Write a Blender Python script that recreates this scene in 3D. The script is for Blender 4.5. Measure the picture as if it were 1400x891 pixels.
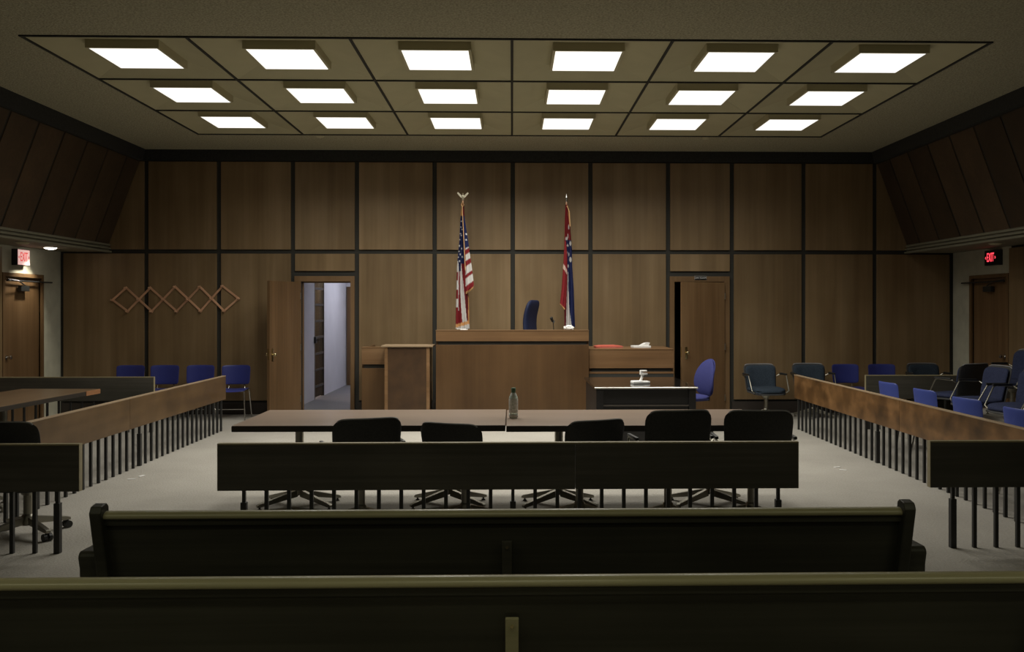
import bpy, bmesh, math, random
from mathutils import Vector, Matrix
random.seed(7)
PI = math.pi
sc = bpy.context.scene
COL = sc.collection
for o in list(bpy.data.objects): bpy.data.objects.remove(o)

# ------------------------------------------------------------ camera, world, exposure
cam = bpy.data.objects.new('camera', bpy.data.cameras.new('camera'))
COL.objects.link(cam)
cam.location = (0, 0, 1.66)
cam.rotation_euler = (PI/2, 0, -0.0225)
cam.data.sensor_width = 36
cam.data.lens = 1200/1400*36
cam.data.shift_x = -27/1400
cam.data.shift_y = -24.5/1400
cam.data.clip_start = 0.05
sc.camera = cam
w = bpy.data.worlds.new('world'); sc.world = w; w.use_nodes = True
w.node_tree.nodes['Background'].inputs[0].default_value = (0.02, 0.02, 0.02, 1)
w.node_tree.nodes['Background'].inputs[1].default_value = 0.3
sc.view_settings.view_transform = 'Standard'
sc.view_settings.look = 'None'
sc.view_settings.gamma = 1
sc.view_settings.use_curve_mapping = False
sc.view_settings.exposure = 0.0
LAMP_W = 20.0          # power of one ceiling troffer
COLUMN_GAIN = (.30, .90, 1.48, 1.48, .90, .25)   # outer columns set weaker so the light falls off towards the sides
GALLERY_FILL_W = 7.5
LAMP_COL = (1.0, 0.97, 0.88)
LAMP_SPREAD = math.radians(144)

# ------------------------------------------------------------ materials
def lin(c):
    return tuple(((v/255)/12.92 if v/255 <= .04045 else ((v/255+.055)/1.055)**2.4) for v in c)

def newmat(name):
    m = bpy.data.materials.new(name); m.use_nodes = True
    nt = m.node_tree; b = nt.nodes['Principled BSDF']
    return m, nt, b

def plain(name, col, rough=.6, metal=0.0, noise=0.0, nscale=30, bump=0.0, spec=None):
    m, nt, b = newmat(name)
    b.inputs['Base Color'].default_value = (*col, 1)
    b.inputs['Roughness'].default_value = rough
    b.inputs['Metallic'].default_value = metal
    if spec is not None: b.inputs['Specular IOR Level'].default_value = spec
    if noise or bump:
        tc = nt.nodes.new('ShaderNodeTexCoord')
        n = nt.nodes.new('ShaderNodeTexNoise'); n.inputs['Scale'].default_value = nscale
        n.inputs['Detail'].default_value = 4
        nt.links.new(tc.outputs['Object'], n.inputs['Vector'])
        if noise:
            r = nt.nodes.new('ShaderNodeValToRGB')
            r.color_ramp.elements[0].position = .3; r.color_ramp.elements[1].position = .7
            r.color_ramp.elements[0].color = (*[c*(1-noise) for c in col], 1)
            r.color_ramp.elements[1].color = (*[min(1, c*(1+noise)) for c in col], 1)
            nt.links.new(n.outputs['Fac'], r.inputs[0]); nt.links.new(r.outputs[0], b.inputs['Base Color'])
        if bump:
            bp = nt.nodes.new('ShaderNodeBump'); bp.inputs['Strength'].default_value = bump
            bp.inputs['Distance'].default_value = .01
            nt.links.new(n.outputs['Fac'], bp.inputs['Height']); nt.links.new(bp.outputs[0], b.inputs['Normal'])
    return m

def wood(name, dark, mid, light, axis='Z', rough=.45, fine=26, mott=1.3, var=.35, spec=.4, mottle_amt=.5, fw=.26, strips=0):
    """veneer: grain stretched along an axis, broad cathedral bands, mottling and a per-object tone"""
    m, nt, b = newmat(name); N = nt.nodes; L = nt.links
    tc = N.new('ShaderNodeTexCoord'); oi = N.new('ShaderNodeObjectInfo')
    add = N.new('ShaderNodeVectorMath'); add.operation = 'ADD'
    mul = N.new('ShaderNodeVectorMath'); mul.operation = 'SCALE'; mul.inputs[3].default_value = 23.7
    comb = N.new('ShaderNodeCombineXYZ')
    for i in range(3): L.new(oi.outputs['Random'], comb.inputs[i])
    L.new(comb.outputs[0], mul.inputs[0])
    L.new(tc.outputs['Object'], add.inputs[0]); L.new(mul.outputs[0], add.inputs[1])
    def mapped(s_across, s_along):
        mp = N.new('ShaderNodeMapping')
        sv = [s_across]*3; sv['XYZ'.index(axis)] = s_along
        mp.inputs['Scale'].default_value = sv
        L.new(add.outputs[0], mp.inputs[0]); return mp
    m1 = mapped(fine, .8); n1 = N.new('ShaderNodeTexNoise'); n1.inputs['Scale'].default_value = 1; n1.inputs['Detail'].default_value = 5
    L.new(m1.outputs[0], n1.inputs['Vector'])
    m2 = mapped(3.6, .28); n2 = N.new('ShaderNodeTexNoise'); n2.inputs['Scale'].default_value = 1; n2.inputs['Detail'].default_value = 2
    n2.inputs['Distortion'].default_value = .4
    L.new(m2.outputs[0], n2.inputs['Vector'])
    m3 = mapped(mott, mott*.8); n3 = N.new('ShaderNodeTexNoise'); n3.inputs['Scale'].default_value = 1; n3.inputs['Detail'].default_value = 4
    L.new(m3.outputs[0], n3.inputs['Vector'])
    a = N.new('ShaderNodeMath'); a.operation = 'MULTIPLY_ADD'; a.inputs[1].default_value = fw
    L.new(n1.outputs['Fac'], a.inputs[0])
    a2 = N.new('ShaderNodeMath'); a2.operation = 'MULTIPLY'; a2.inputs[1].default_value = (1-fw)*(1-mottle_amt)
    L.new(n2.outputs['Fac'], a2.inputs[0])
    a3 = N.new('ShaderNodeMath'); a3.operation = 'MULTIPLY_ADD'; a3.inputs[1].default_value = (1-fw)*mottle_amt
    L.new(n3.outputs['Fac'], a3.inputs[0]); L.new(a2.outputs[0], a3.inputs[2])
    L.new(a3.outputs[0], a.inputs[2])
    r = N.new('ShaderNodeValToRGB'); e = r.color_ramp.elements
    e[0].position = .34; e[0].color = (*dark, 1); e[1].position = .66; e[1].color = (*light, 1)
    k = e.new(.5); k.color = (*mid, 1)
    L.new(a.outputs[0], r.inputs[0])
    hv = N.new('ShaderNodeHueSaturation')
    mr = N.new('ShaderNodeMapRange'); mr.inputs[3].default_value = 1-var*.5; mr.inputs[4].default_value = 1+var*.5
    L.new(oi.outputs['Random'], mr.inputs[0]); L.new(mr.outputs[0], hv.inputs['Value'])
    if strips:
        sx = N.new('ShaderNodeSeparateXYZ'); L.new(add.outputs[0], sx.inputs[0])
        sn = N.new('ShaderNodeMath'); sn.operation = 'SNAP'; sn.inputs[1].default_value = .135
        ad = N.new('ShaderNodeMath'); ad.operation = 'ADD'
        L.new(sx.outputs[0], ad.inputs[0]); L.new(sx.outputs[1], ad.inputs[1]); L.new(ad.outputs[0], sn.inputs[0])
        wn = N.new('ShaderNodeTexWhiteNoise'); wn.noise_dimensions = '1D'; L.new(sn.outputs[0], wn.inputs['W'])
        m5 = N.new('ShaderNodeMapRange'); m5.inputs[3].default_value = -strips; m5.inputs[4].default_value = strips
        L.new(wn.outputs['Value'], m5.inputs[0])
        a6 = N.new('ShaderNodeMath'); a6.operation = 'ADD'; L.new(mr.outputs[0], a6.inputs[0]); L.new(m5.outputs[0], a6.inputs[1])
        L.new(a6.outputs[0], hv.inputs['Value'])
    L.new(r.outputs[0], hv.inputs['Color']); L.new(hv.outputs[0], b.inputs['Base Color'])
    b.inputs['Roughness'].default_value = rough
    b.inputs['Specular IOR Level'].default_value = spec
    return m

def emit(name, col, s):
    m, nt, b = newmat(name)
    b.inputs['Base Color'].default_value = (*col, 1)
    b.inputs['Emission Color'].default_value = (*col, 1)
    b.inputs['Emission Strength'].default_value = s
    return m

def vcol(name, rough=.8):
    m, nt, b = newmat(name)
    a = nt.nodes.new('ShaderNodeAttribute'); a.attribute_name = 'Col'
    nt.links.new(a.outputs['Color'], b.inputs['Base Color'])
    b.inputs['Roughness'].default_value = rough
    b.inputs['Specular IOR Level'].default_value = .15
    return m

W = {}
W['wall'] = wood('walnut_wall_veneer', (.148, .094, .043), (.198, .131, .064), (.255, .176, .094), 'Z', .5, var=.22, mottle_amt=.4, fw=.18, strips=.08)
W['wall_h'] = wood('walnut_bench_veneer', (.11, .058, .024), (.17, .092, .040), (.24, .14, .068), 'X', .45, var=.2, mottle_amt=.4)
W['bench'] = wood('reddish_bench_front', (.066, .033, .012), (.096, .050, .019), (.130, .070, .028), 'Z', .42, var=.12, mottle_amt=.6, fw=.15, strips=.05)
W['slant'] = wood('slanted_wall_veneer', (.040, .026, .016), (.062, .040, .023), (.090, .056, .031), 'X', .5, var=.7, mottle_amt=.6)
W['rail'] = wood('rail_veneer', (.075, .034, .013), (.15, .070, .028), (.26, .13, .058), 'Y', .38, fine=10, mott=5.5, var=.05, mottle_amt=.85)
W['rail_dark'] = wood('dark_rail_veneer', (.050, .047, .038), (.078, .073, .060), (.125, .116, .096), 'X', .5, fine=40, var=.1, spec=.25)
W['rail_edge'] = wood('rail_edge', (.24, .17, .10), (.31, .23, .14), (.38, .28, .18), 'Y', .4, var=.05)
W['pew'] = wood('dark_pew_oak', (.034, .033, .025), (.054, .052, .041), (.090, .086, .068), 'X', .42, fine=40, var=.1, spec=.3)
W['pew_top'] = wood('highlit_pew_top', (.32, .29, .17), (.42, .385, .235), (.53, .48, .31), 'X', .3, fine=40, var=.1, spec=.5)  # highlight along the pew tops put into a lighter wood colour
W['door'] = wood('door_veneer', (.10, .056, .024), (.15, .085, .038), (.20, .12, .058), 'Z', .45, var=.05, mottle_amt=.3)
W['frame'] = wood('door_frame_wood', (.11, .062, .026), (.155, .09, .040), (.20, .12, .058), 'Z', .45, var=.05)
W['peg'] = wood('peg_rack_wood', (.44, .23, .13), (.56, .32, .19), (.66, .41, .26), 'X', .5, var=.3)
W['table'] = wood('walnut_laminate', (.17, .12, .085), (.205, .147, .108), (.24, .175, .13), 'X', .34, fine=30, var=.06, spec=.5)
W['table_edge'] = plain('dark_table_edge', (.03, .024, .018), .5)
W['orange_edge'] = plain('lit_orange_edge', (.30, .14, .06), .5)
black = plain('black_reveal', (.026, .025, .020), .8)
cove = plain('black_cove', (.024, .024, .022), .9, noise=.3, nscale=40)
ceilm = plain('acoustic_plaster', (.40, .375, .265), .95, noise=.30, nscale=55, bump=.9, spec=.1)
coffm = plain('coffer_panel', (.50, .465, .30), .8, noise=.04, nscale=3, spec=.2)
boxm = plain('lamp_housing', (.50, .46, .30), .7)
plaster = plain('grey_plaster', (.50, .485, .385), .9, noise=.10, nscale=5, bump=.1, spec=.15)
mould = plain('grey_moulding', (.20, .19, .135), .6)
white_wall = plain('corridor_paint', (.62, .62, .64), .8, noise=.05, nscale=2)
iron = plain('painted_iron', (.045, .04, .03), .5, metal=.2)
blackm = plain('black_metal', (.022, .022, .021), .42)
chrome = plain('chrome', (.62, .61, .58), .22, metal=1)
dullch = plain('dull_steel', (.36, .345, .29), .38, metal=1)
brass = plain('brass', (.62, .52, .30), .25, metal=1)
gold = plain('gold_fringe', (.62, .36, .16), .7)
fab_black = plain('black_fabric', (.045, .045, .046), .6, noise=.2, nscale=80, spec=.4)
fab_navy = plain('navy_fabric', (.034, .041, .082), .95, noise=.2, nscale=70, spec=.15)
fab_slate = plain('slate_blue_fabric', (.032, .044, .060), .95, noise=.2, nscale=70, spec=.15)
fab_blue = plain('bright_blue_fabric', (.042, .046, .16), .9, noise=.1, nscale=70, spec=.2)
plas_blue = plain('blue_plastic', (.060, .085, .32), .4, spec=.5)
plas_blue2 = plain('royal_blue_plastic', (.032, .040, .19), .38, spec=.5)
judge_navy = plain('judge_navy', (.012, .018, .052), .6, spec=.3)
white = plain('white_paper', (.75, .74, .72), .8)
redp = plain('red_folder', (.62, .13, .09), .6)
desk_black = plain('glossy_black_desk', (.010, .009, .008), .08, spec=.6)
desk_front = plain('black_desk_front', (.010, .009, .009), .4)
alu = plain('aluminium_edge', (.7, .68, .64), .3, metal=1)
plaque = plain('black_plaque', (.008, .008, .008), .4)
m, nt, b = newmat('clear_bottle'); glass = m
b.inputs['Base Color'].default_value = (.82, .92, .84, 1); b.inputs['Roughness'].default_value = .12
b.inputs['Transmission Weight'].default_value = .45; b.inputs['IOR'].default_value = 1.2
bottle_label = plain('pale_bottle_label', (.78, .88, .78), .5, noise=.4, nscale=60)
green_cap = plain('green_cap', (.10, .20, .13), .4)

# carpet
m, nt, b = newmat('carpet'); carpet = m; N = nt.nodes; L = nt.links
tc = N.new('ShaderNodeTexCoord'); n = N.new('ShaderNodeTexNoise'); n.inputs['Scale'].default_value = 60; n.inputs['Detail'].default_value = 5
n2 = N.new('ShaderNodeTexNoise'); n2.inputs['Scale'].default_value = 1.2; n2.inputs['Detail'].default_value = 3
L.new(tc.outputs['Object'], n.inputs['Vector']); L.new(tc.outputs['Object'], n2.inputs['Vector'])
mx = N.new('ShaderNodeMath'); mx.operation = 'MULTIPLY_ADD'; mx.inputs[1].default_value = .5
L.new(n.outputs['Fac'], mx.inputs[0])
mm = N.new('ShaderNodeMath'); mm.operation = 'MULTIPLY'; mm.inputs[1].default_value = .5
L.new(n2.outputs['Fac'], mm.inputs[0]); L.new(mm.outputs[0], mx.inputs[2])
r = N.new('ShaderNodeValToRGB'); r.color_ramp.elements[0].position = .35; r.color_ramp.elements[1].position = .65
r.color_ramp.elements[0].color = (.29, .272, .238, 1); r.color_ramp.elements[1].color = (.38, .358, .318, 1)
L.new(mx.outputs[0], r.inputs[0]); L.new(r.outputs[0], b.inputs['Base Color'])
b.inputs['Roughness'].default_value = .95; b.inputs['Specular IOR Level'].default_value = .15
bp = N.new('ShaderNodeBump'); bp.inputs['Strength'].default_value = .5; bp.inputs['Distance'].default_value = .01
L.new(n.outputs['Fac'], bp.inputs['Height']); L.new(bp.outputs[0], b.inputs['Normal'])

# ------------------------------------------------------------ geometry helpers
class MB:
    def __init__(self): self.bm = bmesh.new()
    def box(self, x0, x1, y0, y1, z0, z1, bev=0, rot=None):
        g = bmesh.ops.create_cube(self.bm, size=1)['verts']
        M = Matrix.Translation(((x0+x1)/2, (y0+y1)/2, (z0+z1)/2)) @ Matrix.Diagonal((abs(x1-x0), abs(y1-y0), abs(z1-z0), 1))
        if rot: M = rot @ M
        bmesh.ops.transform(self.bm, matrix=M, verts=g)
        if bev:
            es = list({e for v in g for e in v.link_edges})
            bmesh.ops.bevel(self.bm, geom=es, offset=bev, segments=2, affect='EDGES', profile=.6)
        return self
    def prism(self, poly, a0, a1, axis='X', bev=0):
        """poly: list of 2-D points; axis X -> (y,z), Y -> (x,z), Z -> (x,y)"""
        def P(p, a):
            return {'X': (a, p[0], p[1]), 'Y': (p[0], a, p[1]), 'Z': (p[0], p[1], a)}[axis]
        v0 = [self.bm.verts.new(P(p, a0)) for p in poly]; v1 = [self.bm.verts.new(P(p, a1)) for p in poly]
        fs = [self.bm.faces.new(v0), self.bm.faces.new(v1[::-1])]
        n = len(poly)
        for i in range(n): fs.append(self.bm.faces.new((v0[i], v1[i], v1[(i+1) % n], v0[(i+1) % n])))
        bmesh.ops.recalc_face_normals(self.bm, faces=fs)
        if bev:
            es = list({e for f in fs for e in f.edges})
            bmesh.ops.bevel(self.bm, geom=es, offset=bev, segments=2, affect='EDGES', profile=.6)
        return self
    def tube(self, pts, r, seg=8, caps=True):
        pts = [Vector(p) for p in pts]; rings = []
        rs = r if isinstance(r, (list, tuple)) else [r]*len(pts)
        ref = None
        for i, p in enumerate(pts):
            if i == 0: t = pts[1]-p
            elif i == len(pts)-1: t = p-pts[i-1]
            else: t = (pts[i+1]-p).normalized()+(p-pts[i-1]).normalized()
            t.normalize()
            if ref is None: ref = Vector((0, 0, 1)) if abs(t.z) < .9 else Vector((1, 0, 0))
            u = t.cross(ref).normalized(); v = t.cross(u).normalized(); ref = -v if ref.dot(v) < 0 else v
            u = t.cross(ref).normalized(); v = ref - t*ref.dot(t); v.normalize()
            rings.append([self.bm.verts.new(p+(u*math.cos(2*PI*k/seg)+v*math.sin(2*PI*k/seg))*rs[i]) for k in range(seg)])
        for a, b2 in zip(rings, rings[1:]):
            for k in range(seg): self.bm.faces.new((a[k], a[(k+1) % seg], b2[(k+1) % seg], b2[k]))
        if caps: self.bm.faces.new(rings[0][::-1]); self.bm.faces.new(rings[-1])
        return self
    def lathe(self, prof, x=0, y=0, z=0, seg=16):
        rings = []
        for r_, h in prof:
            rings.append([self.bm.verts.new((x+r_*math.cos(2*PI*k/seg), y+r_*math.sin(2*PI*k/seg), z+h)) for k in range(seg)])
        for a, b2 in zip(rings, rings[1:]):
            for k in range(seg): self.bm.faces.new((a[k], a[(k+1) % seg], b2[(k+1) % seg], b2[k]))
        self.bm.faces.new(rings[0][::-1]); self.bm.faces.new(rings[-1])
        return self
    def ball(self, x, y, z, rx, ry=None, rz=None, seg=10):
        g = bmesh.ops.create_uvsphere(self.bm, u_segments=seg, v_segments=max(5, seg//2+1), radius=1)['verts']
        bmesh.ops.transform(self.bm, matrix=Matrix.Translation((x, y, z)) @ Matrix.Diagonal((rx, ry or rx, rz or rx, 1)), verts=g)
        return self
    def pillow(self, fn, nu=14, nv=14):
        """closed padded sheet; fn(u,v,side) with u,v in [-1,1] (already eased) and side -1/+1"""
        eu = [math.sin(PI/2*(-1+2*i/nu)) for i in range(nu+1)]; ev = [math.sin(PI/2*(-1+2*j/nv)) for j in range(nv+1)]
        g = []
        for s in (-1, 1): g.append([[self.bm.verts.new(fn(u, v, s)) for v in ev] for u in eu])
        for s in (0, 1):
            for i in range(nu):
                for j in range(nv):
                    q = (g[s][i][j], g[s][i+1][j], g[s][i+1][j+1], g[s][i][j+1])
                    self.bm.faces.new(q if s else q[::-1])
        rim = [v for s in (0, 1) for i in range(nu+1) for j in range(nv+1) if i in (0, nu) or j in (0, nv) for v in [g[s][i][j]]]
        bmesh.ops.remove_doubles(self.bm, verts=rim, dist=1e-5)
        return self
    def build(self, name, mat, parent=None, smooth=False, loc=None, rotz=0, recalc=True):
        if recalc: bmesh.ops.recalc_face_normals(self.bm, faces=self.bm.faces[:])
        me = bpy.data.meshes.new(name); self.bm.to_mesh(me); self.bm.free()
        if mat: me.materials.append(mat)
        if smooth:
            me.polygons.foreach_set('use_smooth', [True]*len(me.polygons))
            try: me.set_sharp_from_angle(angle=math.radians(42))
            except Exception: pass
        o = bpy.data.objects.new(name, me); COL.objects.link(o)
        if parent: o.parent = parent
        if loc: o.location = loc
        if rotz: o.rotation_euler.z = rotz
        return o

def thing(name, label, cat, loc=(0, 0, 0), rz=0, group=None):
    o = bpy.data.objects.new(name, None); COL.objects.link(o)
    o.location = loc; o.rotation_euler.z = rz; o.empty_display_size = .1
    o['label'] = label; o['category'] = cat
    if group: o['group'] = group
    return o
def tag(o, label, cat, group=None):
    o['label'] = label; o['category'] = cat
    if group: o['group'] = group
    return o
def struct(o): o['kind'] = 'structure'; return o
def place(o, loc, rz=0, label=None, group=None):
    o.location = loc; o.rotation_euler.z = rz
    if label: o['label'] = label
    if group: o['group'] = group
    return o
KIDS = {}
def dup(root, loc, rz=0, label=None, group=None):
    def rec(o, par):
        c = o.copy(); COL.objects.link(c)
        if par: c.parent = par
        for ch in list(o.children): rec(ch, c)
        return c
    r_ = rec(root, None)
    return place(r_, loc, rz, label, group)
def text_mesh(s, size, depth=.002, bold=0.0, align='CENTER'):
    cu = bpy.data.curves.new('lettering', 'FONT'); cu.body = s; cu.size = size; cu.extrude = depth
    cu.align_x = align; cu.align_y = 'CENTER'; cu.offset = bold; cu.resolution_u = 2
    t = bpy.data.objects.new('lettering', cu); COL.objects.link(t)
    bpy.context.view_layer.update()
    me = bpy.data.meshes.new_from_object(t.evaluated_get(bpy.context.evaluated_depsgraph_get()))
    bpy.data.objects.remove(t)
    return me

# ============================================================ ROOM
D = 13.84; HX = 7.03; CZ = 4.13; Y0 = -4.0
struct(MB().box(-HX-.15, HX+.15, Y0, D+.0, -.1, 0).build('floor', carpet))
# ceiling: plaster slab with an opening over the coffered field
GX, GY0, GY1 = 4.45, 8.05, 12.55
cb = MB()
cb.box(-HX-.15, HX+.15, Y0, GY0, CZ, CZ+.1); cb.box(-HX-.15, HX+.15, GY1, D+.15, CZ, CZ+.1)
cb.box(-HX-.15, -GX, GY0, GY1, CZ, CZ+.1); cb.box(GX, HX+.15, GY0, GY1, CZ, CZ+.1)
ceil = struct(cb.build('ceiling', ceilm))
# black grid between the coffers
CW = 2*GX/6; CD = (GY1-GY0)/3
gb = MB()
for i in range(7):
    x = -GX+i*CW; gb.box(x-.013, x+.013, GY0-.013, GY1+.013, CZ-.012, CZ+.05)
for j in range(4):
    y = GY0+j*CD; gb.box(-GX-.013, GX+.013, y-.013, y+.013, CZ-.0125, CZ+.0495)
struct(gb.build('trim_1', black))
struct(MB().box(-GX-.05, GX+.05, GY0-.05, GY1+.05, CZ+.17, CZ+.2).build('trim_2', coffm))

# troffers: shallow pyramid coffer, hanging box and glowing lens
troffer = None; lamp_data = {}
rows = ['front row, nearest the camera', 'middle row', 'back row, nearest the far wall']
cols = ['leftmost', 'second from left', 'third from left', 'third from right', 'second from right', 'rightmost']
lens_mat = emit('glowing_lens', (1.0, .985, .93), 1.08)
LW, LD = .655, .70
for j in range(3):
    for i in range(6):
        cx_, cy_ = -GX+(i+.5)*CW, GY0+(j+.5)*CD
        lab = 'square recessed ceiling light, %s light of the %s' % (cols[i], rows[j])
        if troffer is None:
            t = thing('ceiling_light', lab, 'ceiling light', (cx_, cy_, CZ), 0, 'square lights in the ceiling grid')
            mb = MB(); bm = mb.bm
            a, b_, c_, d_ = CW/2-.013, CD/2-.013, LW/2+.02, LD/2+.02
            lo = [bm.verts.new((sx*a, sy*b_, 0)) for sx, sy in ((-1, -1), (1, -1), (1, 1), (-1, 1))]
            hi = [bm.verts.new((sx*c_, sy*d_, .085)) for sx, sy in ((-1, -1), (1, -1), (1, 1), (-1, 1))]
            lo2 = [bm.verts.new((v.co.x, v.co.y, .012)) for v in lo]; hi2 = [bm.verts.new((v.co.x, v.co.y, .097)) for v in hi]
            for k in range(4):
                q = (k+1) % 4
                bm.faces.new((lo[k], lo[q], hi[q], hi[k])); bm.faces.new((lo2[k], hi2[k], hi2[q], lo2[q])); bm.faces.new((lo[k], lo2[k], lo2[q], lo[q]))
                bm.faces.new((hi[k], hi[q], hi2[q], hi2[k]))
            mb.build('coffer', coffm, t)
            h = MB()
            for (x0, x1, y0, y1) in ((-c_, -LW/2+.006, -d_, d_), (LW/2-.006, c_, -d_, d_), (-LW/2, LW/2, -d_, -LD/2+.006), (-LW/2, LW/2, LD/2-.006, d_)):
                h.box(x0, x1, y0, y1, .004, .12)
            h.box(-c_, c_, -d_, d_, .12, .13)
            h.build('housing', boxm, t)
            MB().box(-LW/2+.007, LW/2-.007, -LD/2+.007, LD/2-.007, .003, .012).build('lens', lens_mat, t)
            la = bpy.data.lights.new('lamp', 'AREA'); la.shape = 'RECTANGLE'; la.size = LW-.02; la.size_y = LD-.02
            la.energy = LAMP_W*COLUMN_GAIN[0]; la.color = LAMP_COL; la.spread = LAMP_SPREAD
            lo_ = bpy.data.objects.new('lamp', la); COL.objects.link(lo_); lo_.parent = t; lo_.location = (0, 0, -.001)
            troffer = t
        else:
            d_u = dup(troffer, (cx_, cy_, CZ), 0, lab)
            for ch in d_u.children:
                if ch.type == 'LIGHT':
                    if i not in lamp_data:
                        lamp_data[i] = ch.data.copy(); lamp_data[i].energy = LAMP_W*COLUMN_GAIN[i]
                    ch.data = lamp_data[i]
gal = emit('gallery_fill_lens', (1.0, .97, .55), .9)  # fill lights added out of view to give the pews olive light
for gx, gy in ((-3.0, .6), (0, .6), (3.0, .6), (-3.0, -2.2), (0, -2.2), (3.0, -2.2)):
    t = thing('gallery_fill_light', 'added dim fill light, out of view over the public seats, %s %s' % ({-3.0: 'left', 0: 'centre', 3.0: 'right'}[gx], 'behind the camera' if gy < 0 else 'above the camera'), 'ceiling light', (gx, gy, CZ), 0, 'added fill lights over the public seats')
    MB().box(-.62, .62, -.16, .16, -.06, 0, .006).build('housing', boxm, t)
    MB().box(-.60, .60, -.14, .14, -.075, -.058, .004).build('lens', gal, t)
    la = bpy.data.lights.new('gallery_fill_lamp', 'AREA'); la.shape = 'RECTANGLE'; la.size = 1.18; la.size_y = .26
    la.energy = GALLERY_FILL_W; la.spread = math.radians(150); la.color = (1.0, .98, .68)
    lo_ = bpy.data.objects.new('gallery_fill_lamp', la); COL.objects.link(lo_); lo_.parent = t; lo_.location = (0, 0, -.078)
for x, who in ((-2.75, 'left'), (2.80, 'right')):
    tag(MB().lathe([(.055, 0), (.06, -.012), (.045, -.028), (.02, -.034)], seg=20).build('smoke_detector', boxm, None, True, (x, 12.63, CZ)),
        'small round detector on the ceiling behind the light grid, %s one' % who, 'detector', 'detectors on the ceiling')

# back wall backing with two door openings
d1 = (-3.30, -2.53); d2 = (2.565, 3.35); DH = 2.075
bw = MB()
for x0, x1 in ((-HX-.15, d1[0]), (d1[1], d2[0]), (d2[1], HX+.15)): bw.box(x0, x1, D, D+.14, 0, CZ)
for x0, x1 in (d1, d2): bw.box(x0, x1, D, D+.14, DH, CZ)
wall_back = struct(bw.build('wall_back', black))
SX = [-7.01, -5.70, -4.577, -3.427, -2.43, -1.214, .012, 1.236, 2.465, 3.478, 4.622, 5.76, 6.995]
PR = .03; g2 = .034
def wpanel(x0, x1, z0, z1, mat=None, par=wall_back):
    cxx, czz = (x0+x1)/2, (z0+z1)/2
    MB().box(x0-cxx, x1-cxx, -PR, 0.002, z0-czz, z1-czz, .003).build('wall_panel', mat or W['wall'], par, loc=(cxx, D, czz))
for i in range(12):
    x0, x1 = SX[i]+g2, SX[i+1]-g2
    wpanel(x0, x1, 2.575, 3.945)
    if i in (3, 8): wpanel(x0, x1, 2.242, 2.51)
    else: wpanel(x0, x1, .215, 2.51)
    if i not in (3, 8): MB().box(x0-.03, x1+.03, D-.02, D+.002, 0, .18).build('base_board', plain('dark_base', (.03, .022, .016), .7) if 'dark_base' not in bpy.data.materials else bpy.data.materials['dark_base'], wall_back)
# black cove round the room
struct(MB().box(-HX, HX, D-.05, D, 3.96, CZ).build('trim_3', cove))

# door frames
def frame(name, o0, i0, i1, o1, par=None):
    fb = MB(); t = 2.16
    fb.box(o0, i0, D-.045, D+.14, 0, t, .004); fb.box(i1, o1, D-.045, D+.14, 0, t, .004); fb.box(i0, i1, D-.045, D+.14, DH, t, .004)
    return struct(fb.build(name, W['frame']))
door1 = frame('door_1', -3.40, -3.30, -2.53, -2.465)
door2 = frame('door_2', 2.49, 2.565, 3.35, 3.44)
MB().box(-3.29, -3.27, D+.03, D+.05, 0, DH).box(-2.538, -2.53, D+.03, D+.05, 0, DH).box(-3.29, -2.54, D+.03, D+.05, DH-.02, DH).build('door_stop', W['frame'], door1)
def knob(parent, mb_loc, mat=brass, both=True):
    k = MB()
    for s in ((1, -1) if both else (-1,)):
        k.box(-.022, .022, s*.024-.003, s*.024+.003, -.10, .09, .002)
        k.tube([(0, s*.02, 0), (0, s*.06, 0)], .010, 10)
        k.ball(0, s*.075, 0, .027, .02, .027, 12)
    return k.build('knob', mat, parent, True, mb_loc)
def leaf(name_par, hinge, ang, width, mat, knob_x, face):
    lf = MB().box(0, width, -.022, .022, .008, DH-.01, .002).build('leaf', mat, name_par, loc=(hinge[0], hinge[1], 0), rotz=ang)
    knob(lf, (knob_x, 0, .97))
    MB().box(width-.003, width+.002, -.012, .012, .90, 1.06).build('latch_plate', brass, lf)
    for hz in (.25, 1.05, 1.85):
        MB().tube([(-.004, face*.026, hz-.05), (-.004, face*.026, hz+.05)], .008, 8).build('hinge', dullch, lf)
    return lf
# door 1 swings into the court room
leaf(door1, (-3.318, D-.075), math.radians(-111.5), .765, W['door'], .70, 1)
# door 2 is ajar towards the room, hung on the right
leaf(door2, (3.345, D-.055), math.radians(180+20), .775, W['door'], .70, 1)
# jury room plaque on the frame
pl = thing('door_plaque', 'small black plaque with white lettering above the right door', 'sign', (2.976, D-.045, 2.135))
MB().box(-.096, .096, -.006, 0, -.032, .032, .001).build('plate_rim', alu, pl)
MB().box(-.092, .092, -.009, -.005, -.028, .028).build('plate', plaque, pl)
me = text_mesh('JURY ROOM', .034, .001, .0); me.materials.append(white)
o = bpy.data.objects.new('lettering', me); COL.objects.link(o); o.parent = pl; o.rotation_euler = (PI/2, 0, 0); o.location = (0, -.0095, 0)

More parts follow.
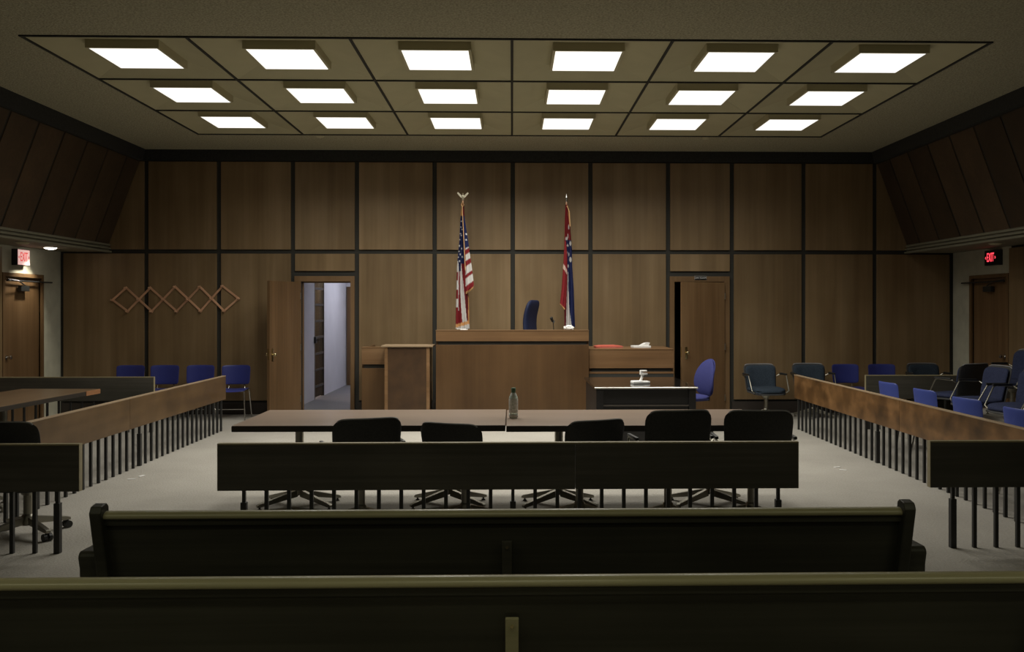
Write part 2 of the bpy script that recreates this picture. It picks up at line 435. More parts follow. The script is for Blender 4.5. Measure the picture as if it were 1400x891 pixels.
# corridor behind door 1
cor = MB(); CX = -3.58
struct(MB().box(CX-1.4, 2.3, D, 19.6, -.1, 0).build('floor_corridor', plain('corridor_floor', (.17, .165, .165), .6, noise=.06, nscale=4)))
cb = MB(); cb.box(CX-.10, CX, D+.14, 16.0, 0, 2.75); cb.box(CX-.10, CX, 16.80, 19.6, 0, 2.75); cb.box(CX-.10, CX, 16.0, 16.80, 2.4, 2.75)
struct(cb.build('wall_corridor_left', white_wall))
struct(MB().box(-1.6, -1.5, D+.14, 19.6, 0, 2.75).build('wall_corridor_right', white_wall))
struct(MB().box(CX-1.4, -1.5, 19.05, 19.2, 0, 2.75).build('wall_corridor_end', white_wall))
struct(MB().box(CX-1.4, -1.5, D+.14, 19.6, 2.75, 2.85).build('ceiling_corridor', white_wall))
struct(MB().box(CX-1.5, CX-1.4, D+.14, 19.6, 0, 2.75).box(CX-1.4, CX-.1, 15.2, 15.3, 0, 2.75).box(CX-1.4, CX-.1, 17.4, 17.5, 0, 2.75).build('wall_cell', plain('cell_wall', (.34, .28, .20), .8)))
dc = struct(MB().box(-3.56, -3.46, 19.0, 19.049, 0, 2.12, .004).box(-2.6, -2.5, 19.0, 19.049, 0, 2.12, .004).box(-3.46, -2.6, 19.0, 19.049, 2.03, 2.12, .004).build('door_3', W['frame']))
MB().box(-3.46, -2.6, 19.01, 19.045, .01, 2.03).build('leaf', W['door'], dc)
bars = thing('cell_gate', 'barred iron cell gate seen through the open left doorway', 'gate', (CX-.03, 16.0, 0))
for k in range(7):
    MB().tube([(0, .055+k*.115, .02), (0, .055+k*.115, 2.38)], .012, 8).build('bar', iron, bars)
for k in range(8):
    z = .22+k*.30
    MB().box(-.012, .03, 0, .80, z-.02, z+.02, .003).build('rail', iron, bars)
MB().box(-.02, .035, 0, .03, .0, 2.40).box(-.02, .035, .77, .80, .0, 2.40).box(-.02, .035, .03, .77, 2.37, 2.40).build('frame', iron, bars)
MB().box(.02, .07, -.05, .05, 1.02, 1.14, .005).tube([(.07, .0, 1.08), (.13, -.06, 1.08)], .012).build('lock', blackm, bars)
cl = thing('corridor_light', 'fluorescent light on the corridor ceiling beyond the left doorway', 'ceiling light', (-2.5, 17.6, 2.75))
MB().box(-.15, .15, -.6, .6, -.06, 0).build('housing', white_wall, cl)
MB().box(-.13, .13, -.58, .58, -.075, -.06).build('tube_cover', emit('cool_tube', (.86, .86, 1.0), 26), cl)
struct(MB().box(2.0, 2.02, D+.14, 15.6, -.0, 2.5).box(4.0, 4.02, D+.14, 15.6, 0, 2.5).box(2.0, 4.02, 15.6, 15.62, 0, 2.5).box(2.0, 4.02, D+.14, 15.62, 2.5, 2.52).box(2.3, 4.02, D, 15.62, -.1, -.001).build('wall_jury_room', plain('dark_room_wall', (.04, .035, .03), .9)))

# side walls, lower: plaster alcove with door, wood panels nearer the camera
for s, side in ((-1, 'left'), (1, 'right')):
    dy0, dy1 = 12.29, 13.24
    wb = MB()
    X0, X1 = sorted((s*HX, s*(HX+.15)))
    wb.box(X0, X1, 12.20, dy0, 0, CZ); wb.box(X0, X1, dy1, D, 0, CZ); wb.box(X0, X1, dy0, dy1, 2.11, CZ)
    struct(wb.build('wall_'+side, plaster))
    nb = struct(MB().box(X0, X1, Y0, 12.20, 0, CZ).build('wall_%s_near' % side, black))
    y = 12.17
    while y > 6:
        MB().box(*sorted((s*(HX-.055), s*HX-.0)), y-1.15-(y-.575), .575, -1.17, 1.17, .003).build('wall_panel', W['wall'], nb, loc=(0, y-.575, 1.33))
        y -= 1.22
    # door
    xi = s*HX; a, b_ = sorted((xi-s*.03, xi+s*.12))
    dr = MB(); dr.box(a, b_, dy0-.055, dy0+.0, 0, 2.155, .003); dr.box(a, b_, dy1, dy1+.055, 0, 2.155, .003); dr.box(a, b_, dy0, dy1, 2.10, 2.155, .003)
    dn = struct(dr.build('door_%d' % (4 if s < 0 else 5), W['frame']))
    a, b_ = sorted((xi+s*.015, xi+s*.055))
    MB().box(a, b_, dy0+.005, dy1-.005, .01, 2.095).build('leaf', W['door'], dn)
    yk = dy0+.10 if s < 0 else dy0+.10
    MB().lathe([(.03, 0), (.03, .008), (.012, .012), (.012, .04), (.028, .052), (.026, .075), (.01, .08)], seg=14).build('knob', chrome, dn, True, (xi+s*.015, yk, .97)).rotation_euler = (0, -s*PI/2, 0)
    c1 = MB(); a, b_ = sorted((xi-s*.005, xi-s*.055)); c1.box(a, b_, 12.64, 12.86, 1.90, 1.98, .006)
    c1.build('closer_body', blackm, dn)
    c2 = MB(); c2.tube([(xi-s*.045, 12.76, 1.985), (xi-s*.10, 12.50, 2.04), (xi-s*.04, 12.33, 2.065)], .009, 6)
    c2.tube([(xi-s*.03, 12.33, 2.045), (xi-s*.05, 13.48, 2.045)], .012, 6)
    c2.build('closer_arm', blackm, dn)
    # slanted upper wall, moulding and black cove
    poly = [(s*5.80, 3.95), (s*6.28, 2.645), (s*6.28, 2.55), (s*HX, 2.55), (s*HX, CZ), (s*5.77, CZ)]
    up = struct(MB().prism(poly, Y0, D-.032, 'Y').build('wall_%s_upper' % side, black))
    th = math.atan2(6.28-5.80, 3.95-2.645)          # lean of the slanted face
    seams = [13.81]+[13.34-.612*k for k in range(14)]
    ln = math.hypot(.48, 1.305)
    for y1, y0 in zip(seams, seams[1:]):
        if y0 < 5.5: break
        cy_ = (y0+y1)/2; hw = (y1-y0)/2-.021
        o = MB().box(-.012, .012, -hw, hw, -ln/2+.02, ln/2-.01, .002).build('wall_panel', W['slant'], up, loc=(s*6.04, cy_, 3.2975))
        o.rotation_euler = (0, -s*th, 0)
    st = struct(MB().prism([(s*6.31, 2.535), (s*6.31, 2.66), (s*6.262, 2.66), (s*6.25, 2.650), (s*6.25, 2.626), (s*6.276, 2.618), (s*6.276, 2.604), (s*6.238, 2.598), (s*6.238, 2.576), (s*6.268, 2.568), (s*6.268, 2.556), (s*6.228, 2.550), (s*6.228, 2.525), (s*6.31, 2.525)], Y0, D-.033, 'Y').build('trim_%d' % (4 if s < 0 else 5), mould))
    struct(MB().prism([(s*6.261, 2.535), (s*HX, 2.535), (s*HX, 2.549), (s*6.261, 2.549)], Y0, D-.033, 'Y').build('trim_%d' % (6 if s < 0 else 7), plain('soffit_plaster', (.20, .175, .115), .8)))
    struct(MB().prism([(s*5.74, 3.955), (s*5.80, 3.955), (s*5.80, CZ), (s*5.70, CZ)], Y0, D-.051, 'Y').build('trim_%d' % (8 if s < 0 else 9), cove))
struct(MB().box(-HX, HX, Y0-.1, Y0, 0, CZ).build('wall_front', plain('rear_wall', (.10, .08, .055), .8)))

# soffit downlights (left one lit)
def downlight(x, y, lit, lab):
    t = thing('downlight', lab, 'ceiling light', (x, y, 2.535), 0)
    MB().lathe([(.115, -.004), (.115, 0), (.09, 0), (.09, -.004)], seg=20).build('ring', mould, t)
    MB().lathe([(.02, -.028), (.06, -.022), (.085, -.006), (.086, 0)], seg=20).build('lens', emit('downlight_lens', (1, .93, .80), 10) if lit else boxm, t, True)
    if lit:
        l = bpy.data.lights.new('bulb', 'SPOT'); l.energy = 48; l.color = (1, .94, .80); l.spot_size = math.radians(84); l.spot_blend = .6; l.shadow_soft_size = .05
        lo = bpy.data.objects.new('bulb', l); COL.objects.link(lo); lo.parent = t; lo.location = (0, 0, -.045); lo.rotation_euler = (math.radians(-8), math.radians(22), 0)
downlight(-6.68, 12.86, True, 'lit round downlight in the left soffit beside the exit sign')
downlight(-6.52, 11.85, False, 'unlit round downlight in the left soffit, nearer the camera')
downlight(6.52, 11.70, False, 'unlit round downlight in the right soffit')

# exit signs
for s, (y0, y1, z0, z1) in ((-1, (12.49, 12.80, 2.265, 2.495)), (1, (12.42, 12.75, 2.28, 2.50))):
    cy_, cz_ = (y0+y1)/2, (z0+z1)/2
    t = thing('exit_sign', ('exit sign on the left wall, pink downlight glare put into its glowing face' if s < 0 else 'black exit sign with red glowing letters over the right door'), 'exit sign', (s*HX, cy_, cz_), s*PI/2*-1 if False else (PI/2 if s < 0 else -PI/2))
    hw, hh = (y1-y0)/2, (z1-z0)/2
    # local: sign faces -Y
    MB().box(-hw, hw, -.085, 0, -hh, hh, .004).build('housing', blackm, t)
    MB().box(-hw+.008, hw-.008, -.089, -.084, -hh+.008, hh-.008).build('face', emit('pink_glare_face', (1.0, .62, .58), .55) if s < 0 else plaque, t)  # glare of the downlight on the left sign put into a glowing face
    red = emit('exit_red_left' if s < 0 else 'exit_red', (.85, .10, .09) if s < 0 else (1, .06, .09), .5 if s < 0 else 1.6)
    me = text_mesh('EXIT', .165, .001, .001); me.materials.append(red)
    xs = [v.co.x for v in me.vertices]; wd = max(xs)-min(xs)
    o = bpy.data.objects.new('lettering', me); COL.objects.link(o); o.parent = t; o.rotation_euler = (PI/2, 0, 0); o.location = (0, -.091, 0); o.scale = (.185/wd, 1.1, 1)
    for d in (-1, 1):
        MB().prism([(d*.138, 0), (d*.118, .022), (d*.118, -.022)], -.092, -.089, 'Y').build('arrow', red, t)

kl = thing('cell_fill_light', 'warm fill lamp added inside the cell behind the bars, out of view', 'lamp', (CX-.7, 16.4, 2.72))  # unseen lamp added so the bars show against the cell
MB().lathe([(.10, 0), (.11, -.05), (.07, -.09)], seg=16).build('shade', emit('warm_fill_glow', (1, .78, .58), 220), kl)
# ============================================================ RAILS
def rail(x0, y0, x1, y1, label, thick_at=(), split=(), mat='rail_dark', ztop=.742, first=.17, edge='rail_edge', end_plate=False):
    """bar rail from (x0,y0) to (x1,y1): panel, lighter top edge, one baluster every 6 inches"""
    Ln = math.hypot(x1-x0, y1-y0); rz = math.atan2(y1-y0, x1-x0)
    t = thing('courtroom_rail', label, 'railing', (x0, y0, 0), rz)
    cuts = [0]+list(split)+[Ln]
    for a, b_ in zip(cuts, cuts[1:]):
        o = MB().box(-(b_-a)/2+(.0 if a == 0 else .0015), (b_-a)/2-(0 if b_ == Ln else .0015), -.022, .022, -.155, .155, .003).build('panel', matmap[mat], t, loc=((a+b_)/2, 0, .420+.155))
    MB().box(0, Ln, -.023, .023, .731, ztop, .002).build('top_edge', matmap[edge], t)
    if mat == 'rail_dark':
        for e0 in (-.003, Ln-.001): MB().box(e0, e0+.004, -.022, .022, .421, .741).build('lit_end', matmap[edge], t)  # lit end faces of the rail painted as thin lighter strips
    if end_plate: MB().box(-.004, -.001, -.016, .016, .62, .70).build('end_plate', alu, t)
    n = int((Ln-first)/.1525)+1
    for k in range(n):
        x = first+k*.1525
        if x > Ln-.03: break
        if k in thick_at:
            p = MB().box(-.011, .011, -.011, .011, .30, .422).box(-.020, .020, -.020, .020, 0, .34, .004).build('support_post', blackm, t, loc=(x, 0, 0))
        else:
            if not hasattr(rail, 'me'):
                o = MB().box(-.0125, .0125, -.0125, .0125, 0, .422, .002).build('baluster', blackm, t, loc=(x, 0, 0)); rail.me = o.data
            else:
                o = bpy.data.objects.new('baluster', rail.me); COL.objects.link(o); o.parent = t; o.location = (x, 0, 0)
    return t
W['lec_top'] = wood('lectern_top_wood', (.20, .14, .08), (.27, .19, .115), (.34, .25, .16), 'X', .4, var=.05)
W['rail_edge_y'] = W['rail_edge']
W['side_edge'] = wood('side_rail_edge', (.26, .185, .115), (.34, .25, .16), (.42, .32, .21), 'X', .4, var=.05)
W['rail_left'] = wood('left_rail_veneer', (.062, .035, .014), (.098, .056, .022), (.140, .083, .036), 'X', .42, fine=14, mott=3.0, var=.03, mottle_amt=.7)
W['edge_x'] = wood('lit_rail_edge', (.26, .22, .13), (.34, .29, .17), (.42, .36, .23), 'X', .4, var=.05)  # highlight on the laminated front rail edges put into the colour
W['rail_x'] = wood('side_rail_veneer', (.055, .028, .010), (.135, .068, .024), (.25, .130, .050), 'X', .36, fine=8, mott=5.0, var=.03, mottle_amt=.88)
matmap = {'rail_dark': W['rail_dark'], 'rail_edge': W['edge_x'], 'rail': W['rail_x'], 'rail_left': W['rail_left'], 'side_edge': W['side_edge']}
rail(-1.996, 6.02, 1.970, 6.02, 'long low dark rail in the centre, in front of the table and chairs', (0, 12, 24), (2.43,), first=.172)
rail(-4.45, 6.02, -2.926, 6.02, 'dark front rail at the left edge, facing the camera', (9,), first=-.0+.135-.135+.0+1.35-1.3725+.022+.0)
rail(2.89, 6.02, 4.45, 6.02, 'dark front rail at the right edge, facing the camera', (0,), first=.165)
rail(-3.92, 12.05, -3.92, 6.10, 'long brown side rail along the left of the court floor', (17,), (3.0,), 'rail_left', first=.13, edge='side_edge')
rail(3.92, 12.05, 3.92, 6.10, 'long mottled brown side rail along the right of the court floor', (17,), (3.3,), 'rail', first=.13, edge='side_edge', end_plate=True)
rail(-4.784, 11.85, -6.95, 11.85, 'dark far rail at left, behind the brown table, before the blue chairs', (0,), first=.04)
rail(4.845, 11.93, 6.95, 11.93, 'dark far rail at right, behind the jury chairs', (0,), first=.04)

# ============================================================ PEWS
def pew(y0, half, label):
    t = thing('pew', label, 'pew', (-.02 if y0 > 3 else .0, y0, 0))
    # back leans towards the camera at the top; y grows downwards
    dy = .13
    back = [(0.0, .84), (.028, .84), (.028+dy, .40), (dy, .40)]
    MB().prism(back, -half, half, 'X').build('back_panel', W['pew'], t)
    prof = [(-.022, .846), (-.021, .854), (-.015, .861), (-.004, .866), (.010, .867), (.026, .864), (.036, .856), (.038, .846), (.032, .838), (.012, .836), (-.010, .837), (-.018, .840)]
    MB().prism(prof, -half, half, 'X').build('top_rail', W['pew_top'], t, True)
    MB().prism([(-.010, .838), (.002, .838), (.006, .812), (-.004, .812)], -half, half, 'X').build('lip', W['pew'], t)
    MB().prism([(dy-.02, .42), (dy+.46, .43), (dy+.48, .45), (dy+.46, .465), (dy-.02, .455)], -half, half, 'X', .0).build('seat', W['pew'], t)
    MB().prism([(.10, .18), (.13, .18), (.145, .42), (.115, .42)], -half, half, 'X').build('seat_rail', W['pew'], t)
    br = MB().prism([(.018, .74), (.0, .74), (dy-.018, .32), (dy+.01, .32)], -.02, .02, 'X', .003).build('back_bracket', W['pew_top'] if y0 < 3 else W['rail_dark'], t)
    MB().tube([(0, .002, .715), (0, .014, .715)], .006, 8).build('screw', brass, br)
    MB().prism([(dy-.02, .42), (dy+.34, .42), (dy+.30, 0), (dy+.0, 0)], -.02, .02, 'X', .004).build('centre_support', W['pew'], t)
    for s in (-1, 1):
        a, b_ = sorted((s*half, s*(half+.045)))
        MB().prism([(-.045, .868), (-.030, .892), (.012, .898), (.030, .885), (.040, .80), (dy+.05, .40), (dy+.05, 0), (dy-.07, 0), (dy-.06, .40)], a, b_, 'X', .006).build('end_post', W['pew'], t)
        a, b_ = sorted((s*(half+.005), s*(half+.14)))
        e = MB().prism([(.075, .62), (.06, .675), (.08, .692), (.46, .684), (.49, .664), (.49, .64), (.46, 0.62), (.44, 0), (.10, 0)], a, b_, 'X', .012).build('arm_end', W['pew'], t)
    return t
pew(3.46, 1.565, 'long dark wooden pew, farther of the two, just behind the centre rail')
pew(2.60, 1.60, 'nearest dark wooden pew, cut off by the bottom of the photo')

# ============================================================ TABLES
def table(x0, x1, y0, y1, z, label, group=None, mat=None, rz=0, loc=None, legs=(.25, .25), orange=False):
    cx_, cy_ = (x0+x1)/2, (y0+y1)/2
    t = thing('conference_table', label, 'table', loc or (cx_, cy_, 0), rz, group)
    hx, hy = (x1-x0)/2, (y1-y0)/2
    MB().box(-hx+.003, hx-.003, -hy+.003, hy-.003, z-.012, z, .001).build('table_top', mat or W['table'], t)
    MB().box(-hx, hx, -hy, hy, z-.048, z-.004, .003).build('edge_band', W['table_edge'], t)
    if orange: MB().box(hx-.02, hx+.005, hy-.30, hy+.003, z-.052, z-.001, .002).build('end_band', W['orange_edge'], t)  # lit patch of the veneer edge painted as an orange strip
    for lx in (-hx+legs[0], hx-legs[1]):
        p = MB().lathe([(.035, .09), (.035, z-.05)], seg=12).build('pedestal', dullch, t, True, (lx, 0, 0))
        MB().box(-.28, .28, -.03, .03, z-.06, z-.045).build('top_bracket', blackm, p)
        for k in range(4):
            a = PI/4*0.75+k*PI/2 if False else math.radians(28 + k*90 if k % 2 == 0 else 62+ (k-1)*90+0)
            a = [math.radians(q) for q in (32, 148, 212, 328)][k]
            g = MB().prism([(.02, .075), (.02, .135), (.34, .050), (.36, .040), (.36, .022), (.33, .022)], -.018, .018, 'Y', .004)
            f = g.build('foot', dullch, p, loc=(0, 0, 0), rotz=a)
            MB().lathe([(.016, 0), (.018, .006), (.008, .01), (.008, .03)], seg=10).build('glide', blackm, p, True, (.335*math.cos(a), .335*math.sin(a), 0))
    return t
table(-2.19, -.052, 6.90, 7.98, .74, 'left of the two brown conference tables in the centre', 'centre conference tables', legs=(.40, .48))
table(-.045, 2.09, 6.86, 7.94, .74, 'right of the two brown conference tables, bottle at its left end', 'centre conference tables', legs=(.44, .42))
W['table2'] = wood('brown_laminate', (.13, .083, .045), (.165, .107, .060), (.20, .135, .078), 'Y', .3, var=.05, spec=.5)
lt = table(-.45, .45, -1.05, 1.05, .74, 'brown table with a lit orange end edge, at left behind the side rail', None, W['table2'], loc=(-5.19, 9.08, 0), rz=math.radians(-2.5), orange=True, legs=(.45, .45))

# ============================================================ SWIVEL ARMCHAIR (front = +Y)
def se(v, n): return (max(0, 1-abs(v)**n))**(1/n)
def armchair(name, label, fabric, group=None, casters=False, top=.86, tuft=True, shell_mat=None):
    t = thing(name, label, 'chair', (0, 0, 0), 0, group)
    zb, zt = .36, top; W_ = .262
    def shell(off, wsc, hsc, T, n=8):
        zc, hh = (zb+zt)/2, (zt-zb)/2*hsc
        def fn(u, v, s):
            hw = W_*wsc*(1-.10*(1-v)/2)
            # squircle
            x = u*hw*se(v*.985, n)**.5 if abs(v) > .0 else u*hw
            z = zc+v*hh*se(u*.985, n)**.5
            th = T*math.sqrt(max(0, 1-abs(u)**5))*math.sqrt(max(0, 1-abs(v)**5))
            y = -.215-.10*(z-zb)/(zt-zb)+.05*(x/W_)**2+off
            if tuft and s > 0 and off > 0:
                for bx in (-.11, .11):
                    for bz in (.35, .68):
                        d2_ = ((x-bx)**2+(z-(zb+bz*(zt-zb)))**2)/.0016
                        th -= .022*math.exp(-d2_)
                for bz in (.52, ):
                    th -= .010*math.exp(-((z-(zb+bz*(zt-zb)))/.02)**2)
            return (x, y+s*th/2 if s < 0 else y+max(th/2, .001), z)
        return fn
    MB().pillow(shell(0, 1, 1, .035), 16, 16).build('back_shell', shell_mat or fab_black, t, True)
    MB().pillow(shell(.035, .93, .92, .075), 20, 20).build('backrest', fabric, t, True)
    f0 = shell(0, 1, 1, .035)
    pts = []
    for k in range(21):
        u = math.sin(PI/2*(-1+k/10))*.985
        p = f0(u, 1, 1); pts.append((p[0], p[1]-.004, p[2]+.001))
    MB().tube(pts, .0065, 6).build('rim', rim_highlight, t, True)  # highlight on the top edge of the back, put in as a grey tube
    def seatf(zc, wx, wy, T, n=4):
        def fn(u, v, s):
            x = u*wx*se(v*.985, n)**.5; y = .01+v*wy*se(u*.985, n)**.5
            th = T*math.sqrt(max(0, 1-abs(u)**6))*math.sqrt(max(0, 1-abs(v)**6))
            z = zc + s*th/2 - (.02*max(0, v)**2)
            if s > 0:
                for bx in (-.1, .1): th_ = .012*math.exp(-((x-bx)**2+(y-.0)**2)/.0015); z -= th_
            return (x, y, z)
        return fn
    MB().pillow(seatf(.435, .255, .245, .085), 16, 16).build('seat', fabric, t, True)
    MB().pillow(seatf(.395, .262, .25, .04), 12, 12).build('seat_pan', fab_black, t, True)
    MB().lathe([(.03, .10), (.03, .30), (.045, .31), (.07, .375)], seg=14).build('column', dullch, t, True)
    for s in (-1, 1):
        x = s*.285
        a = MB().tube([(s*.245, .17, .40), (x, .175, .43), (x+s*.01, .06, .645), (x+s*.01, .03, .658), (x+s*.008, -.19, .648), (s*.25, -.215, .62)], .009, 8).build('arm', dullch, t, True)
        MB().box(x-.012+s*.01, x+.014+s*.01, -.17, .07, .655, .678, .006).build('arm_pad', blackm, a)
    R_ = .30
    for k in range(4):
        a = PI/4+k*PI/2+.25
        hz = .03 if casters else 0
        lg = MB().prism([(.02, .085), (.02, .145), (.28, .058+hz), (.305, .05+hz), (.305, .030+hz), (.27, .030+hz)], -.018, .018, 'Y', .004).build('leg', dullch, t, rotz=a)
        if casters:
            q = MB().tube([(.285, -.03, .028), (.285, -.008, .028)], .028, 12).tube([(.285, .008, .028), (.285, .03, .028)], .028, 12).tube([(.285, 0, .02), (.285, 0, .07)], .012, 8)
            q.build('caster', blackm, lg)
        else:
            MB().lathe([(.018, 0), (.02, .008), (.008, .012), (.008, .035)], .285, 0, 0, 10).build('glide', dullch, lg, True)
    MB().lathe([(.045, .08), (.05, .10), (.04, .15), (.03, .16)], seg=14).build('hub', dullch, t, True)
    return t
rim_highlight = plain('grey_highlight', (.30, .30, .31), .35)
G1 = 'black armchairs behind the centre rail'
ch0 = armchair('armchair', 'black armchair at the left end of the centre table, turned left', fab_black, G1, top=.885)
place(ch0, (-1.16, 6.78, 0), math.radians(20))
dup(ch0, (-.365, 6.86, 0), math.radians(-22), 'low black armchair left of the bottle, turned right, second from left', G1)
dup(ch0, (.53, 6.88, 0), math.radians(24), 'black armchair right of the bottle, turned left, narrow and low', G1)
dup(ch0, (1.205, 6.76, 0), math.radians(8), 'tall black armchair, fourth from left at the centre table', G1)
dup(ch0, (1.85, 6.75, 0), math.radians(-3), 'black armchair at the right end of the centre table', G1)
c = armchair('armchair', 'black armchair on casters at the left edge behind the front rail', fab_black, None, True, .885)
place(c, (-3.54, 6.50, 0), math.radians(-6))
dup(ch0, (-4.42, 7.32, 0), math.radians(14), 'black armchair at the brown table, beyond the left side rail').pop('group', None)
slate = armchair('armchair', 'tufted slate blue armchair against the far wall, right of the right door', fab_slate, 'slate armchairs on the far wall', top=.80)
place(slate, (3.82, 13.12, 0), math.radians(180+6))
dup(slate, (4.59, 13.25, 0), math.radians(180), 'tufted slate armchair on the far wall behind the rail end')
for o_, k_ in zip([o for o in bpy.data.objects if o.name.startswith('armchair') and o.parent is None][:7], (.955, .90, .92, 1.02, 1.02, .98, .93)): o_.scale.z = k_
dup(slate, (6.38, 13.25, 0), math.radians(180), 'faint tufted slate armchair in the far right corner', 'slate armchairs on the far wall')
# jury chairs on two low steps
struct(MB().box(5.0, HX-.06, 6.0, 11.80, 0, .15, .004).build('floor_platform_1', carpet))
struct(MB().box(6.03, HX-.061, 6.0, 11.79, .15, .30, .004).build('floor_platform_2', carpet))
navy = armchair('armchair', 'black backed jury armchair farthest back, turned away from camera', fab_navy, 'navy jury armchairs', top=.86)
place(navy, (5.60, 10.95, .15), math.radians(24)); navy.scale.z = .96
dup(navy, (5.50, 10.25, .15), math.radians(92), 'navy jury armchair mostly hidden behind the third small blue chair', 'navy jury armchairs')
dup(navy, (5.56, 9.55, .15), math.radians(98), 'navy jury armchair facing left, showing its cushioned back, front row', 'navy jury armchairs')
dup(navy, (5.52, 8.75, .15), math.radians(100), 'navy jury armchair cut by the right edge, front row', 'navy jury armchairs')
dup(navy, (6.38, 11.05, .30), math.radians(100), 'dark jury armchair on the upper step at the right edge', 'navy jury armchairs')

# ============================================================ STACKING CHAIR (front = +Y)
def stack_chair(label, mat, group):
    t = thing('stacking_chair', label, 'chair', (0, 0, 0), 0, group)
    def bf(u, v, s):
        x = u*.215*se(v*.985, 10)**.5*(1-.04*(1-v)/2); z = .645+v*.145*se(u*.985, 10)**.5
        th = .014*math.sqrt(max(0, 1-abs(u)**8))*math.sqrt(max(0, 1-abs(v)**8))
        y = -.20-.12*(z-.5)+.045*(x/.215)**2
        return (x, y+s*th/2, z)
    MB().pillow(bf, 14, 12).build('backrest', mat, t, True)
    def sf(u, v, s):
        x = u*.215*se(v*.985, 6)**.5; y = .01+v*.205*se(u*.985, 6)**.5
        th = .016*math.sqrt(max(0, 1-abs(u)**8))*math.sqrt(max(0, 1-abs(v)**8))
        z = .435+.012*(x/.2)**2-.018*max(0, v)**2+s*th/2
        return (x, y, z)
    MB().pillow(sf, 14, 12).build('seat', mat, t, True)
    for s in (-1, 1):
        MB().tube([(s*.20, .15, .425), (s*.205, .175, .41), (s*.225, .20, .0)], .010, 8).build('leg', chrome, t, True)
        MB().tube([(s*.20, -.12, .425), (s*.205, -.15, .41), (s*.225, -.22, .0)], .010, 8).build('leg', chrome, t, True)
        MB().tube([(s*.12, -.10, .425), (s*.12, -.19, .425), (s*.12, -.212, .46), (s*.12, -.222, .60)], .009, 8).build('back_support', chrome, t, True)
    MB().tube([(-.20, .15, .425), (-.20, -.12, .425), (.20, -.12, .425), (.20, .15, .425), (-.20, .15, .425)], .009, 8).build('seat_frame', chrome, t, True)
    MB().tube([(-.213, .182, .16), (.213, .182, .16)], .006, 6).build('stretcher', chrome, t, True)
    return t
G2 = 'blue chairs under the peg rack'
sc0 = stack_chair('royal blue plastic chair under the peg rack, leftmost, cut by the dark rail', plas_blue2, G2)
place(sc0, (-5.80, 13.30, 0), PI)
dup(sc0, (-5.275, 13.30, 0), PI+.04, 'royal blue plastic chair under the peg rack, second from left', G2)
dup(sc0, (-4.75, 13.30, 0), PI-.03, 'royal blue plastic chair under the peg rack, third from left', G2)
dup(sc0, (-4.19, 13.28, 0), PI+.05, 'royal blue plastic chair under the peg rack, rightmost, beside the open door', G2)
G3 = 'blue chairs on the right of the far wall'
dup(sc0, (5.17, 13.30, 0), PI+.05, 'blue plastic chair on the far wall, right of the slate armchair', G3)
dup(sc0, (5.73, 13.30, 0), PI, 'dim blue plastic chair behind the dark far rail at right', G3)

G4 = 'blue chairs inside the right side rail'
sc1 = stack_chair('bright blue chair inside the right rail, farthest from the camera', plas_blue, G4)
place(sc1, (4.62, 10.27, 0), math.radians(-84))
dup(sc1, (4.62, 9.36, 0), math.radians(-83), 'bright blue chair inside the right rail, middle one', G4)
dup(sc1, (4.60, 8.46, 0), math.radians(-80), 'bright blue chair inside the right rail, before the navy jury chairs', G4)
dup(sc1, (4.60, 7.56, 0), math.radians(-82), 'bright blue chair inside the right rail, cut by the right edge', G4)

# ============================================================ JUDGE'S BENCH AND NEIGHBOURS
PZ = .55
struct(MB().box(-1.0, 1.02, 12.55, D-.035, 0, PZ, .004).build('floor_platform_3', carpet))
def bench(name, label, x0, x1, y0, y1, ztop, zb, zg, mat_low, inset=.0, open_back=True):
    t = thing(name, label, 'bench', ((x0+x1)/2, y0, 0))
    h = (x1-x0)/2; dp = y1-y0
    MB().box(-h, h, 0, .045, zb, ztop-.012, .002).build('ledge_front', W['wall_h'], t)
    MB().box(-h-.004, h+.004, -.004, .16 if open_back else dp, ztop-.012, ztop, .002).build('cap', W['edge_x'] if False else W['wall_h'], t)
    MB().box(-h+.03, h-.03, .03, .06, zg-.02, zb+.02).build('reveal', black, t)
    MB().box(-h, h, 0, .04, .0, zg, .002).build('front_panel', mat_low, t)
    for s in (-1, 1):
        a, b_ = sorted((s*h, s*(h-.04)))
        MB().box(a, b_, .045, dp, 0, ztop-.012, .002).build('side_panel', mat_low, t)
    return t
jb = bench('judge_bench', 'large wooden judge bench in the centre, before the two flags', -1.072, 1.087, 12.40, 12.96, 1.35, 1.192, 1.142, W['bench'])
MB().box(-1.03, 1.03, .045, .55, 1.08, 1.11).build('desk_surface', W['table'], jb)
wb_ = bench('witness_stand', 'narrow wooden witness box left of the lectern', -2.182, -1.30, 12.80, 13.80, 1.095, .842, .785, W['bench'])
cb_ = bench('clerk_bench', 'lower wooden clerk bench right of the judge bench, red folder on it', 1.10, 2.311, 12.50, 13.42, 1.077, .802, .752, W['bench'], open_back=False)
MB().box(-.6055, .6055, -.006, .03, .724, .748, .002).build('lower_ledge', W['wall_h'], cb_)
MB().box(-.604, .604, -.002, .03, .66, .722).build('lower_reveal', black, cb_)
lec = thing('lectern', 'box lectern with pale top edge between witness box and judge bench', 'lectern', (-1.472, 12.35, 0))
MB().box(-.362, .362, -.02, .43, 1.112, 1.137, .006).build('top', W['lec_top'], lec)
MB().box(-.272, .272, .008, .02, .0, 1.112).build('front_panel', plain('lectern_red_brown', (.060, .030, .012), .45, noise=.25, nscale=5), lec)
for s in (-1, 1):
    a, b_ = sorted((s*.27, s*.315)); MB().box(a, b_, 0, .04, 0, 1.112, .003).build('stile', W['wall_h'], lec)
    a, b_ = sorted((s*.29, s*.312)); MB().box(a, b_, .04, .40, 0, 1.112, .002).build('side_panel', W['bench'], lec)
MB().box(-.29, .29, .04, .39, .60, .62).build('shelf', W['bench'], lec)

